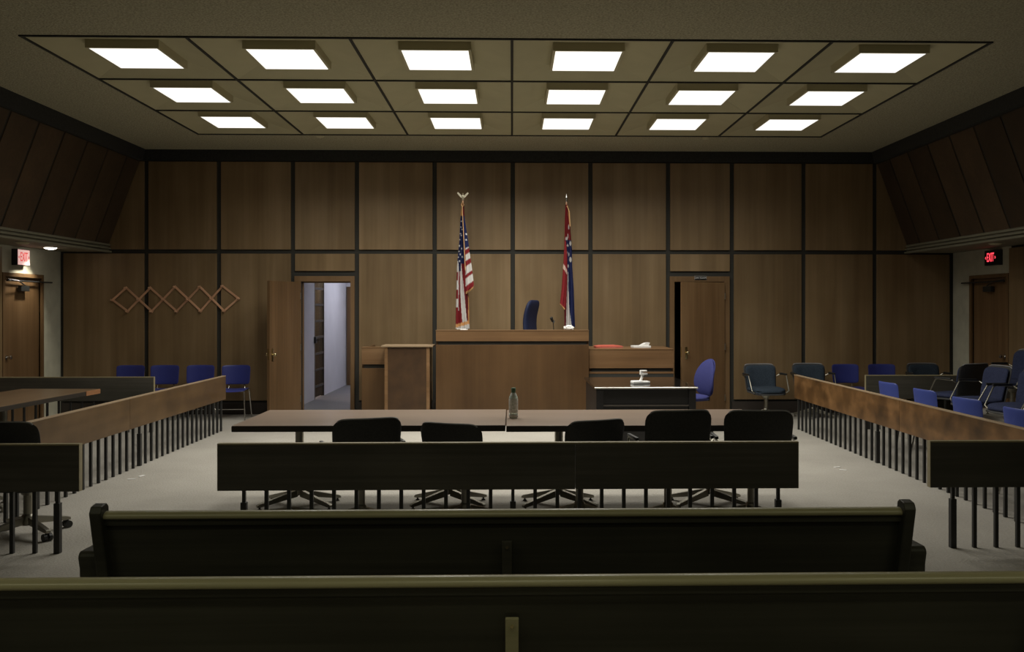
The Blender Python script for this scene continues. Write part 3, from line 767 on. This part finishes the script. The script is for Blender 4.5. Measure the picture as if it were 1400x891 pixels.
# clerk's black desk
dk = thing('desk', 'glossy black desk in front of the clerk bench', 'desk', (1.53, 9.97, 0))
hw = .59
MB().box(-hw, hw, 0, 1.44, .735, .76, .003).build('desk_top', desk_black, dk)
MB().tube([(-hw, -.001, .750), (hw, -.001, .750)], .010, 14).build('front_highlight', alu, dk, True)  # metal tube added for the highlight on the bevelled front of the desk
MB().box(-hw+.02, hw-.02, .03, .05, .05, .735).build('front_panel', desk_front, dk)
MB().box(-hw+.10, hw-.10, .012, .03, .54, .556).build('panel_bead', plain('desk_bead', (.08, .07, .06), .3), dk)
for s in (-1, 1):
    a, b_ = sorted((s*(hw-.02), s*(hw-.07))); MB().box(a, b_, .02, 1.40, 0, .735, .004).build('side_panel', desk_front, dk)
for s in (-1, 1): a, b_ = sorted((s*(hw-.10), s*(hw-.02))); MB().box(a, b_, .001, .03, .04, .73, .003).build('corner_stile', desk_front, dk)
# white stand on it
ws = thing('desk_stand', 'small white plastic stand with a forked head on the black desk', 'stand', (1.53, 10.44, .76), .2)
MB().box(-.11, .02, -.07, .05, .0, .035, .012).box(-.01, .11, -.05, .06, .0, .03, .012).build('base', white, ws, True)
MB().tube([(.0, 0, .02), (.02, 0, .07), (.03, 0, .13)], [.02, .014, .022], 10).build('stem', white, ws, True)
MB().box(-.0, .085, -.025, .03, .105, .125, .006).box(.0, .08, -.025, .03, .14, .158, .006).box(0, .03, -.02, .025, .12, .145, .003).build('head', white, ws, True)

# task chair by the desk (front = +Y)
tk = thing('task_chair', 'high backed blue task chair at the right end of the black desk', 'chair', (2.42, 11.90, 0), math.radians(112))
def tb(u, v, s):
    x = u*.22*se(v*.985, 2.6)**.8*(1+.10*v*-1); z = .70+v*.26*se(u*.985, 4)**.5
    th = .075*math.sqrt(max(0, 1-abs(u)**4))*math.sqrt(max(0, 1-abs(v)**5))
    y = -.25-.10*(v+.3)**2*.6+.03*(u**2)
    return (x, y+s*th/2, z)
MB().pillow(tb, 16, 18).build('backrest', fab_blue, tk, True)
def ts(u, v, s):
    x = u*.245*se(v*.985, 3.5)**.5; y = .0+v*.235*se(u*.985, 3.5)**.5
    th = .09*math.sqrt(max(0, 1-abs(u)**4))*math.sqrt(max(0, 1-abs(v)**4))
    return (x, y, .445+s*th/2)
MB().pillow(ts, 14, 14).build('seat', fab_blue, tk, True)
MB().box(-.03, .03, -.31, -.29, .385, .74, .006).box(-.03, .03, -.31, .0, .385, .405, .006).build('back_bar', blackm, tk)
MB().lathe([(.028, .10), (.028, .36), (.06, .37), (.06, .40)], seg=12).build('column', blackm, tk, True)
for k in range(5):
    lg = MB().prism([(.0, .08), (.0, .13), (.29, .085), (.30, .06), (.28, .06)], -.018, .018, 'Y', .003).build('leg', blackm, tk, rotz=k*2*PI/5)
    MB().tube([(.28, -.025, .027), (.28, .025, .027)], .027, 12).build('caster', blackm, lg)

# judge's chair
jc = thing('judge_chair', 'navy high backed chair behind the judge bench', 'chair', (.10, 13.26, PZ), math.radians(66))
def jbk(u, v, s):
    x = u*.22*se(v*.985, 6)**.5; z = .82+v*.41*se(u*.985, 7)**.5
    th = .085*math.sqrt(max(0, 1-abs(u)**6))*math.sqrt(max(0, 1-abs(v)**8))
    y = -.16-.10*(z-.41)+.028*math.sin((v+.2)*3.0)
    return (x, y+s*th/2, z)
MB().pillow(jbk, 16, 20).build('backrest', judge_navy, jc, True)
def jst(u, v, s):
    x = u*.25*se(v*.985, 4)**.5; y = .10+v*.24*se(u*.985, 4)**.5
    th = .10*math.sqrt(max(0, 1-abs(u)**5))*math.sqrt(max(0, 1-abs(v)**5))
    return (x, y, .45+s*th/2)
MB().pillow(jst, 14, 14).build('seat', judge_navy, jc, True)
MB().lathe([(.03, .10), (.03, .36), (.08, .37), (.08, .41)], seg=12).build('column', blackm, jc, True)
for k in range(5):
    lg = MB().prism([(.0, .07), (.0, .12), (.27, .08), (.28, .055), (.26, .055)], -.018, .018, 'Y', .003).build('leg', blackm, jc, rotz=k*2*PI/5+.3)
    MB().tube([(.26, -.02, .026), (.26, .02, .026)], .026, 10).build('caster', blackm, lg)

# microphone on the bench desk
mc = thing('microphone', 'black gooseneck microphone on the judge bench, left of the right flag', 'microphone', (.60, 12.80, 1.112))
MB().lathe([(.05, 0), (.05, .015), (.02, .03)], seg=14).build('base', blackm, mc, True)
MB().tube([(0, 0, .02), (.01, -.01, .22), (.0, -.02, .33), (-.015, -.04, .37)], .006, 8).build('gooseneck', blackm, mc, True)
MB().tube([(-.008, -.03, .355), (-.03, -.06, .41)], [.018, .022], 10).tube([(.0, -.04, .33), (.02, -.03, .365)], .008, 6).build('head', blackm, mc, True)

# papers, folder, cloth, bottle
def crumple(name, label, cat, loc, sx, sy, sz, seed, mat=white):
    rr = random.Random(seed); mb = MB()
    bmesh.ops.create_icosphere(mb.bm, subdivisions=3, radius=1)
    for v in mb.bm.verts:
        k = 1+rr.uniform(-.13, .13)
        v.co = Vector((v.co.x*sx*k, v.co.y*sy*k, max(0, (v.co.z*.6+.4)*sz*k)))
    return tag(mb.build(name, mat, None, False, loc), label, cat)
tag(MB().box(-.05, .05, -.05, .05, 0, .010, .001).box(-.10, .02, -.045, .04, .010, .016, .001).build('paper_stack', white, None, loc=(-.68, 12.49, 1.35)), 'loose white papers on the judge bench under the striped flag', 'paper')
crumple('crumpled_tissue', 'crumpled white tissue on the judge bench at the foot of the right flag', 'tissue', (.81, 12.48, 1.35), .075, .05, .065, 4)
rf = thing('red_folder', 'red folder lying on the clerk bench beside the white papers', 'folder', (1.42, 12.95, 1.077), .03)
MB().box(-.20, .20, -.14, .14, 0, .006).build('back_cover', redp, rf)
MB().box(-.19, .19, -.13, .13, .006, .016).build('sheets', white, rf)
MB().prism([(-.20, .016), (.20, .016), (.20, .024), (.10, .036), (-.12, .034), (-.20, .024)], -.14, .14, 'Y').build('front_cover', redp, rf)
wp = thing('open_papers', 'white papers and booklet on the clerk bench, right of the red folder', 'paper', (1.90, 12.92, 1.077), .1)
MB().box(-.13, .13, -.10, .10, 0, .03, .004).build('booklet', white, wp)
MB().prism([(-.02, .03), (.10, .03), (.12, .075), (.06, .07)], -.08, .06, 'Y').build('loose_sheet', white, wp)
bt = thing('water_bottle', 'clear bottle with green neck and pale label on the centre table', 'bottle', (.012, 7.36, .74))
MB().lathe([(.030, 0), (.037, .008), (.038, .03), (.036, .035), (.0375, .045), (.0375, .165), (.034, .18), (.020, .205), (.016, .215), (.0155, .232)], seg=24).build('body', glass, bt, True)
MB().lathe([(.0379, .045), (.0384, .046), (.0384, .158), (.0379, .16)], seg=24).build('bottle_label', bottle_label, bt, True)
MB().lathe([(.0385, .012), (.0392, .014), (.0392, .026), (.0385, .028)], seg=24).build('base_band', white, bt, True)
MB().lathe([(.035, .172), (.028, .192), (.026, .196), (.019, .210)], seg=24).build('shoulder_band', plain('frosted', (.6, .64, .6), .3), bt, True)
MB().lathe([(.019, .222), (.019, .248), (.016, .252)], seg=18).build('cap', green_cap, bt, True)
MB().lathe([(.0175, .208), (.0165, .222)], seg=18).build('neck', green_cap, bt, True)
for i, (x, y, rz) in enumerate(((-3.69, 8.60, .4), (-3.66, 8.76, 1.2), (3.39, 9.08, .3), (3.39, 8.92, -.5))):
    side = 'left' if x < 0 else 'right'
    far = ('nearer' if i in (0, 3) else 'farther')
    tag(MB().box(-.035, .035, -.012, .012, 0, .004).build('paper_scrap', white, None, loc=(x, y, 0.001), rotz=rz),
        'tiny white paper scrap on the carpet beside the %s side rail, %s one' % (side, far), 'paper', 'paper scraps on the carpet')

# ============================================================ ACCORDION PEG RACK
pr = thing('peg_rack', 'accordion wooden peg rack of five diamonds on the left of the far wall', 'coat rack', (-5.24, D-PR, 1.80))
mids = [(-6.208, 1.785), (-5.806, 1.796), (-5.427, 1.797), (-5.049, 1.797), (-4.686, 1.808), (-4.266, 1.808)]
tops = [(-6.0, 1.973), (-5.629, 1.973), (-5.246, 1.990), (-4.862, 1.990), (-4.512, 2.002)]
bots = [(-5.978, 1.609), (-5.607, 1.609), (-5.223, 1.609), (-4.851, 1.614), (-4.489, 1.614)]
def slat(a, b_, lay):
    ax, az, bx, bz = a[0]+5.24, a[1]-1.80, b_[0]+5.24, b_[1]-1.80
    L_ = math.hypot(bx-ax, bz-az); an = math.atan2(bz-az, bx-ax)
    o = MB().box(-L_/2-.02, L_/2+.02, -.006, .006, -.016, .016, .003).build('slat', W['peg'], pr, loc=((ax+bx)/2, -.010-lay*.0125, (az+bz)/2))
    o.rotation_euler = (0, -an, 0)
slat(mids[0], tops[0], 1); slat(mids[0], bots[0], 0)
for i in range(4):
    slat(tops[i], bots[i+1], 0); slat(bots[i], tops[i+1], 1)
slat(tops[4], mids[5], 0); slat(bots[4], mids[5], 1)
for (x, z) in mids+tops+bots:
    o = MB().tube([(0, 0, 0), (0, -.05, 0)], .009, 8).tube([(0, -.05, 0), (0, -.058, 0), (0, -.07, 0)], [.012, .016, .010], 10).build('peg', W['peg'], pr, True, (x+5.24, -.02, z-1.80))

# ============================================================ FLAGS
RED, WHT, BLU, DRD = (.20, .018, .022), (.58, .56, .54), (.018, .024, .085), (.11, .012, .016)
clothm = vcol('flag_cloth'); GLD = (.60, .33, .14)
def cloth(name, parent, rows_, colf, pleats, amp, ybase, nu=36, nv=150, thick=.006):
    """rows_: (z, xleft, xright); colf(x,z,u)->colour. A pleated hanging sheet with real thickness."""
    def lerp(z):
        for (z0, a0, b0), (z1, a1, b1) in zip(rows_, rows_[1:]):
            if z <= z0 and z >= z1:
                k = (z0-z)/(z0-z1) if z0 != z1 else 0
                return a0+(a1-a0)*k, b0+(b1-b0)*k
        return rows_[-1][1:]
    zt, zb = rows_[0][0], rows_[-1][0]
    mb = MB(); cols_ = []
    for s in (0, 1):
        grid = []
        for j in range(nv+1):
            z = zt+(zb-zt)*j/nv; xl, xr = lerp(z); row = []
            for i in range(nu+1):
                u = i/nu; x = xl+(xr-xl)*u
                k = min(1, (zt-z)/.5+.25)
                y = ybase - amp*k*(.5+.5*math.sin(u*pleats*2*PI+.8*math.sin(z*3))) - .02*math.sin(PI*u)*k + (thick if s else 0)
                row.append(mb.bm.verts.new((x, y, z))); cols_.append(colf(x, z, u))
            grid.append(row)
        for j in range(nv):
            for i in range(nu):
                q = (grid[j][i], grid[j+1][i], grid[j+1][i+1], grid[j][i+1])
                mb.bm.faces.new(q if not s else q[::-1])
        if s == 0: g0 = grid
        else:
            for j in range(nv):
                mb.bm.faces.new((g0[j][0], grid[j][0], grid[j+1][0], g0[j+1][0])); mb.bm.faces.new((g0[j][nu], g0[j+1][nu], grid[j+1][nu], grid[j][nu]))
            for i in range(nu):
                mb.bm.faces.new((g0[nv][i], grid[nv][i], grid[nv][i+1], g0[nv][i+1])); mb.bm.faces.new((g0[0][i], g0[0][i+1], grid[0][i+1], grid[0][i]))
    o = mb.build(name, clothm, parent, True, recalc=False)
    ca = o.data.color_attributes.new('Col', 'FLOAT_COLOR', 'POINT')
    flat = []
    for c_ in cols_: flat += [*c_, 1]
    ca.data.foreach_set('color', flat)
    return o
FY = 13.35
def fx(px): return (px-700)/89.87*1.0-.003     # helper: flag plan widths measured once, in metres
def fz(py): return 1.66+(421-py)/89.87
def flagbase(t):
    MB().lathe([(.16, 0), (.16, .02), (.08, .05), (.03, .07), (.025, .12)], seg=20).build('base', brass, t, True)
stars = [(631.5, 303), (631, 311), (632.5, 314.5), (630.5, 320), (631.5, 322.5), (629.5, 328), (629, 336.5), (632, 340.5), (628.5, 344), (630, 348), (633, 351.5), (627.5, 352), (629, 357), (638.5, 321), (638.4, 329)]
us = thing('striped_flag', 'furled stars and stripes flag with gold fringe and eagle finial, left of the judge chair', 'flag', ((633-700)/89.87, FY, PZ))
ox, oz = us.location.x, PZ
def R(rows_): return [(fz(y)-oz, fx(a)-ox, fx(b_)-ox) for y, a, b_ in rows_]
flagbase(us)
MB().tube([(0, 0, .10), (0, 0, fz(274)-oz)], .013, 10).build('pole', W['peg'], us, True)
def cus(x, z, u):
    px, py = (x+ox+.003)*89.87+700, 421-(z+oz-1.66)*89.87
    for sx, sy in stars:
        if (px-sx)**2+(py-sy)**2 < .95: return (.75, .74, .74)
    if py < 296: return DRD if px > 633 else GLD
    fr = 443-(px-624)*.28
    if py > fr: return GLD if py < fr+4.6 else WHT
    bl = 353+ (py*0) + (8 if px > 627.5 else 4) + (10 if 628 < px < 631 else 0)
    if py < bl: return BLU
    # white centre stripe
    wl = 629.0+(py-365)*.028+max(0, py-400)*.045; wr = 631.5+(py-360)*.098
    if px < 627.2 and py < 425: return WHT if (int((py-360)/12) % 2 == 0) else RED
    if px < wl: return RED if py > 425 or px > 628 else WHT
    if px < wr: return WHT
    if px > 640.6: return GLD
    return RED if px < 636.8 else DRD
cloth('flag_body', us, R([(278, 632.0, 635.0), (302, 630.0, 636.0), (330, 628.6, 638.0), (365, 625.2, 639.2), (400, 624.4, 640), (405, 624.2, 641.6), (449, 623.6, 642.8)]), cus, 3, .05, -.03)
def cus2(x, z, u):
    px, py = (x+ox+.003)*89.87+700, 421-(z+oz-1.66)*89.87
    for sx, sy in stars:
        if (px-sx)**2+(py-sy)**2 < 1.2: return (.75, .74, .74)
    q = py+(px-638)*.75
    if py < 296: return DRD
    if py < 340-(px-638)*.6: return BLU
    if px < 637.4: return RED
    if q > 399.5: return GLD
    for a, b_ in ((346, 354.5), (362, 373), (378, 388.5)):
        if a <= q-3 < b_: return WHT
    return RED if q > 342 else WHT
rows2 = [(284, 633.4, 634.8), (302, 634.2, 636.6), (330, 635.0, 641.0), (345, 635.4, 642.8), (365, 636, 645.8), (389, 636.8, 648.6), (394, 637.2, 647.5), (402, 637.8, 639)]
cloth('flag_fold', us, R(rows2), cus2, 1, .03, -.10, nu=20, nv=110)
MB().tube([(fx(633)-ox, -.115, fz(282)-oz), (fx(633.6)-ox, -.135, fz(297)-oz), (fx(635.5)-ox, -.16, fz(330)-oz), (fx(637.3)-ox, -.155, fz(370)-oz)], .006, 6).build('cord', gold, us, True)
MB().tube([(fx(631.5)-ox, -.09, fz(281)-oz), (fx(633)-ox, -.11, fz(285)-oz), (fx(635)-ox, -.09, fz(281)-oz), (fx(633)-ox, -.08, fz(277)-oz), (fx(631.5)-ox, -.09, fz(281)-oz)], .008, 6).build('tassel_knot', gold, us, True)
eg = MB()
ez = fz(274)-oz
eg.lathe([(.014, 0), (.022, .012), (.012, .03)], 0, 0, ez, 12); eg.ball(0, 0, ez+.055, .020, .018, .035); eg.ball(0, -.012, ez+.098, .012, .016, .012)
for s in (-1, 1):
    eg.prism([(0, ez+.05), (s*.03, ez+.085), (s*.075, ez+.125), (s*.088, ez+.105), (s*.06, ez+.075), (s*.03, ez+.04), (0, ez+.03)], -.006, .006, 'Y')
eg.build('eagle_finial', plain('pale_gold', (.80, .74, .58), .3, metal=.8), us, True)

sf_ = thing('state_flag', 'furled red, white and blue state flag with spear finial, right of the judge chair', 'flag', ((774.5-700)/89.87, FY, PZ))
ox, oz = sf_.location.x, PZ
flagbase(sf_)
MB().tube([(0, 0, .10), (0, 0, fz(276)-oz)], .013, 10).build('pole', W['peg'], sf_, True)
def cms(x, z, u):
    px, py = (x+ox+.003)*89.87+700, 421-(z+oz-1.66)*89.87
    for sx, sy, rx, ry in ((774.3, 326.5, 1.6, 2.2), (773.8, 345.5, 2.2, 1.8), (779.8, 333, 1.4, 3.4), (780, 355, 1.9, 3.4), (776, 336, 1.5, 1.5), (777.4, 348, 1, 2.4), (776.8, 364, 1, 2), (777.5, 311, .9, 3.5), (776.3, 323, .8, 3.5)):
        if ((px-sx)/rx)**2+((py-sy)/ry)**2 < 1: return WHT
    if px > 776.6 and py < 310 and px > 775+(py-281)*.13: return GLD
    if py < 328: return RED
    if abs((py-350)-(px-771)*1.2-16) < 2.6 and px < 775: return (.55, .40, .34)
    edge = 773.4 if py < 345 else 775.6 if py < 368 else 776-(py-368)*.028
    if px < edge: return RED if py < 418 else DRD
    wr = 776.2+max(0, py-368)*.03+max(0, py-415)*.10
    if py > 372 and px < wr: return WHT
    if py > 362 and px < 775: return RED
    return BLU
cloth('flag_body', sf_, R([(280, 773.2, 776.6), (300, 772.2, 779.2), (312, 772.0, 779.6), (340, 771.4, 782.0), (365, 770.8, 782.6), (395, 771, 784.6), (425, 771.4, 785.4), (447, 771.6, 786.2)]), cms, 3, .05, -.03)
def cms2(x, z, u):
    px, py = (x+ox+.003)*89.87+700, 421-(z+oz-1.66)*89.87
    if py > 414+(px-765)*1.1: return GLD
    if abs((py-366)-(px-771)*1.6) < 3.4: return (.60, .42, .36)
    return RED
cloth('flag_fold', sf_, R([(330, 772, 773.5), (345, 770.8, 774.8), (368, 769.4, 775), (395, 767.6, 774.4), (416, 765.2, 772.6), (423, 770.6, 772.2)]), cms2, 1, .02, -.10, nu=16, nv=80)
MB().tube([(fx(775)-ox, -.09, fz(282)-oz), (fx(778)-ox, -.11, fz(290)-oz), (fx(779.3)-ox, -.10, fz(310)-oz)], .007, 6).build('cord', gold, sf_, True)
sz_ = fz(276)-oz
MB().lathe([(.012, 0), (.018, .012), (.010, .025), (.020, .045), (.018, .07), (.010, .11), (.002, .135)], 0, 0, sz_, 12).build('spear_finial', chrome, sf_, True)
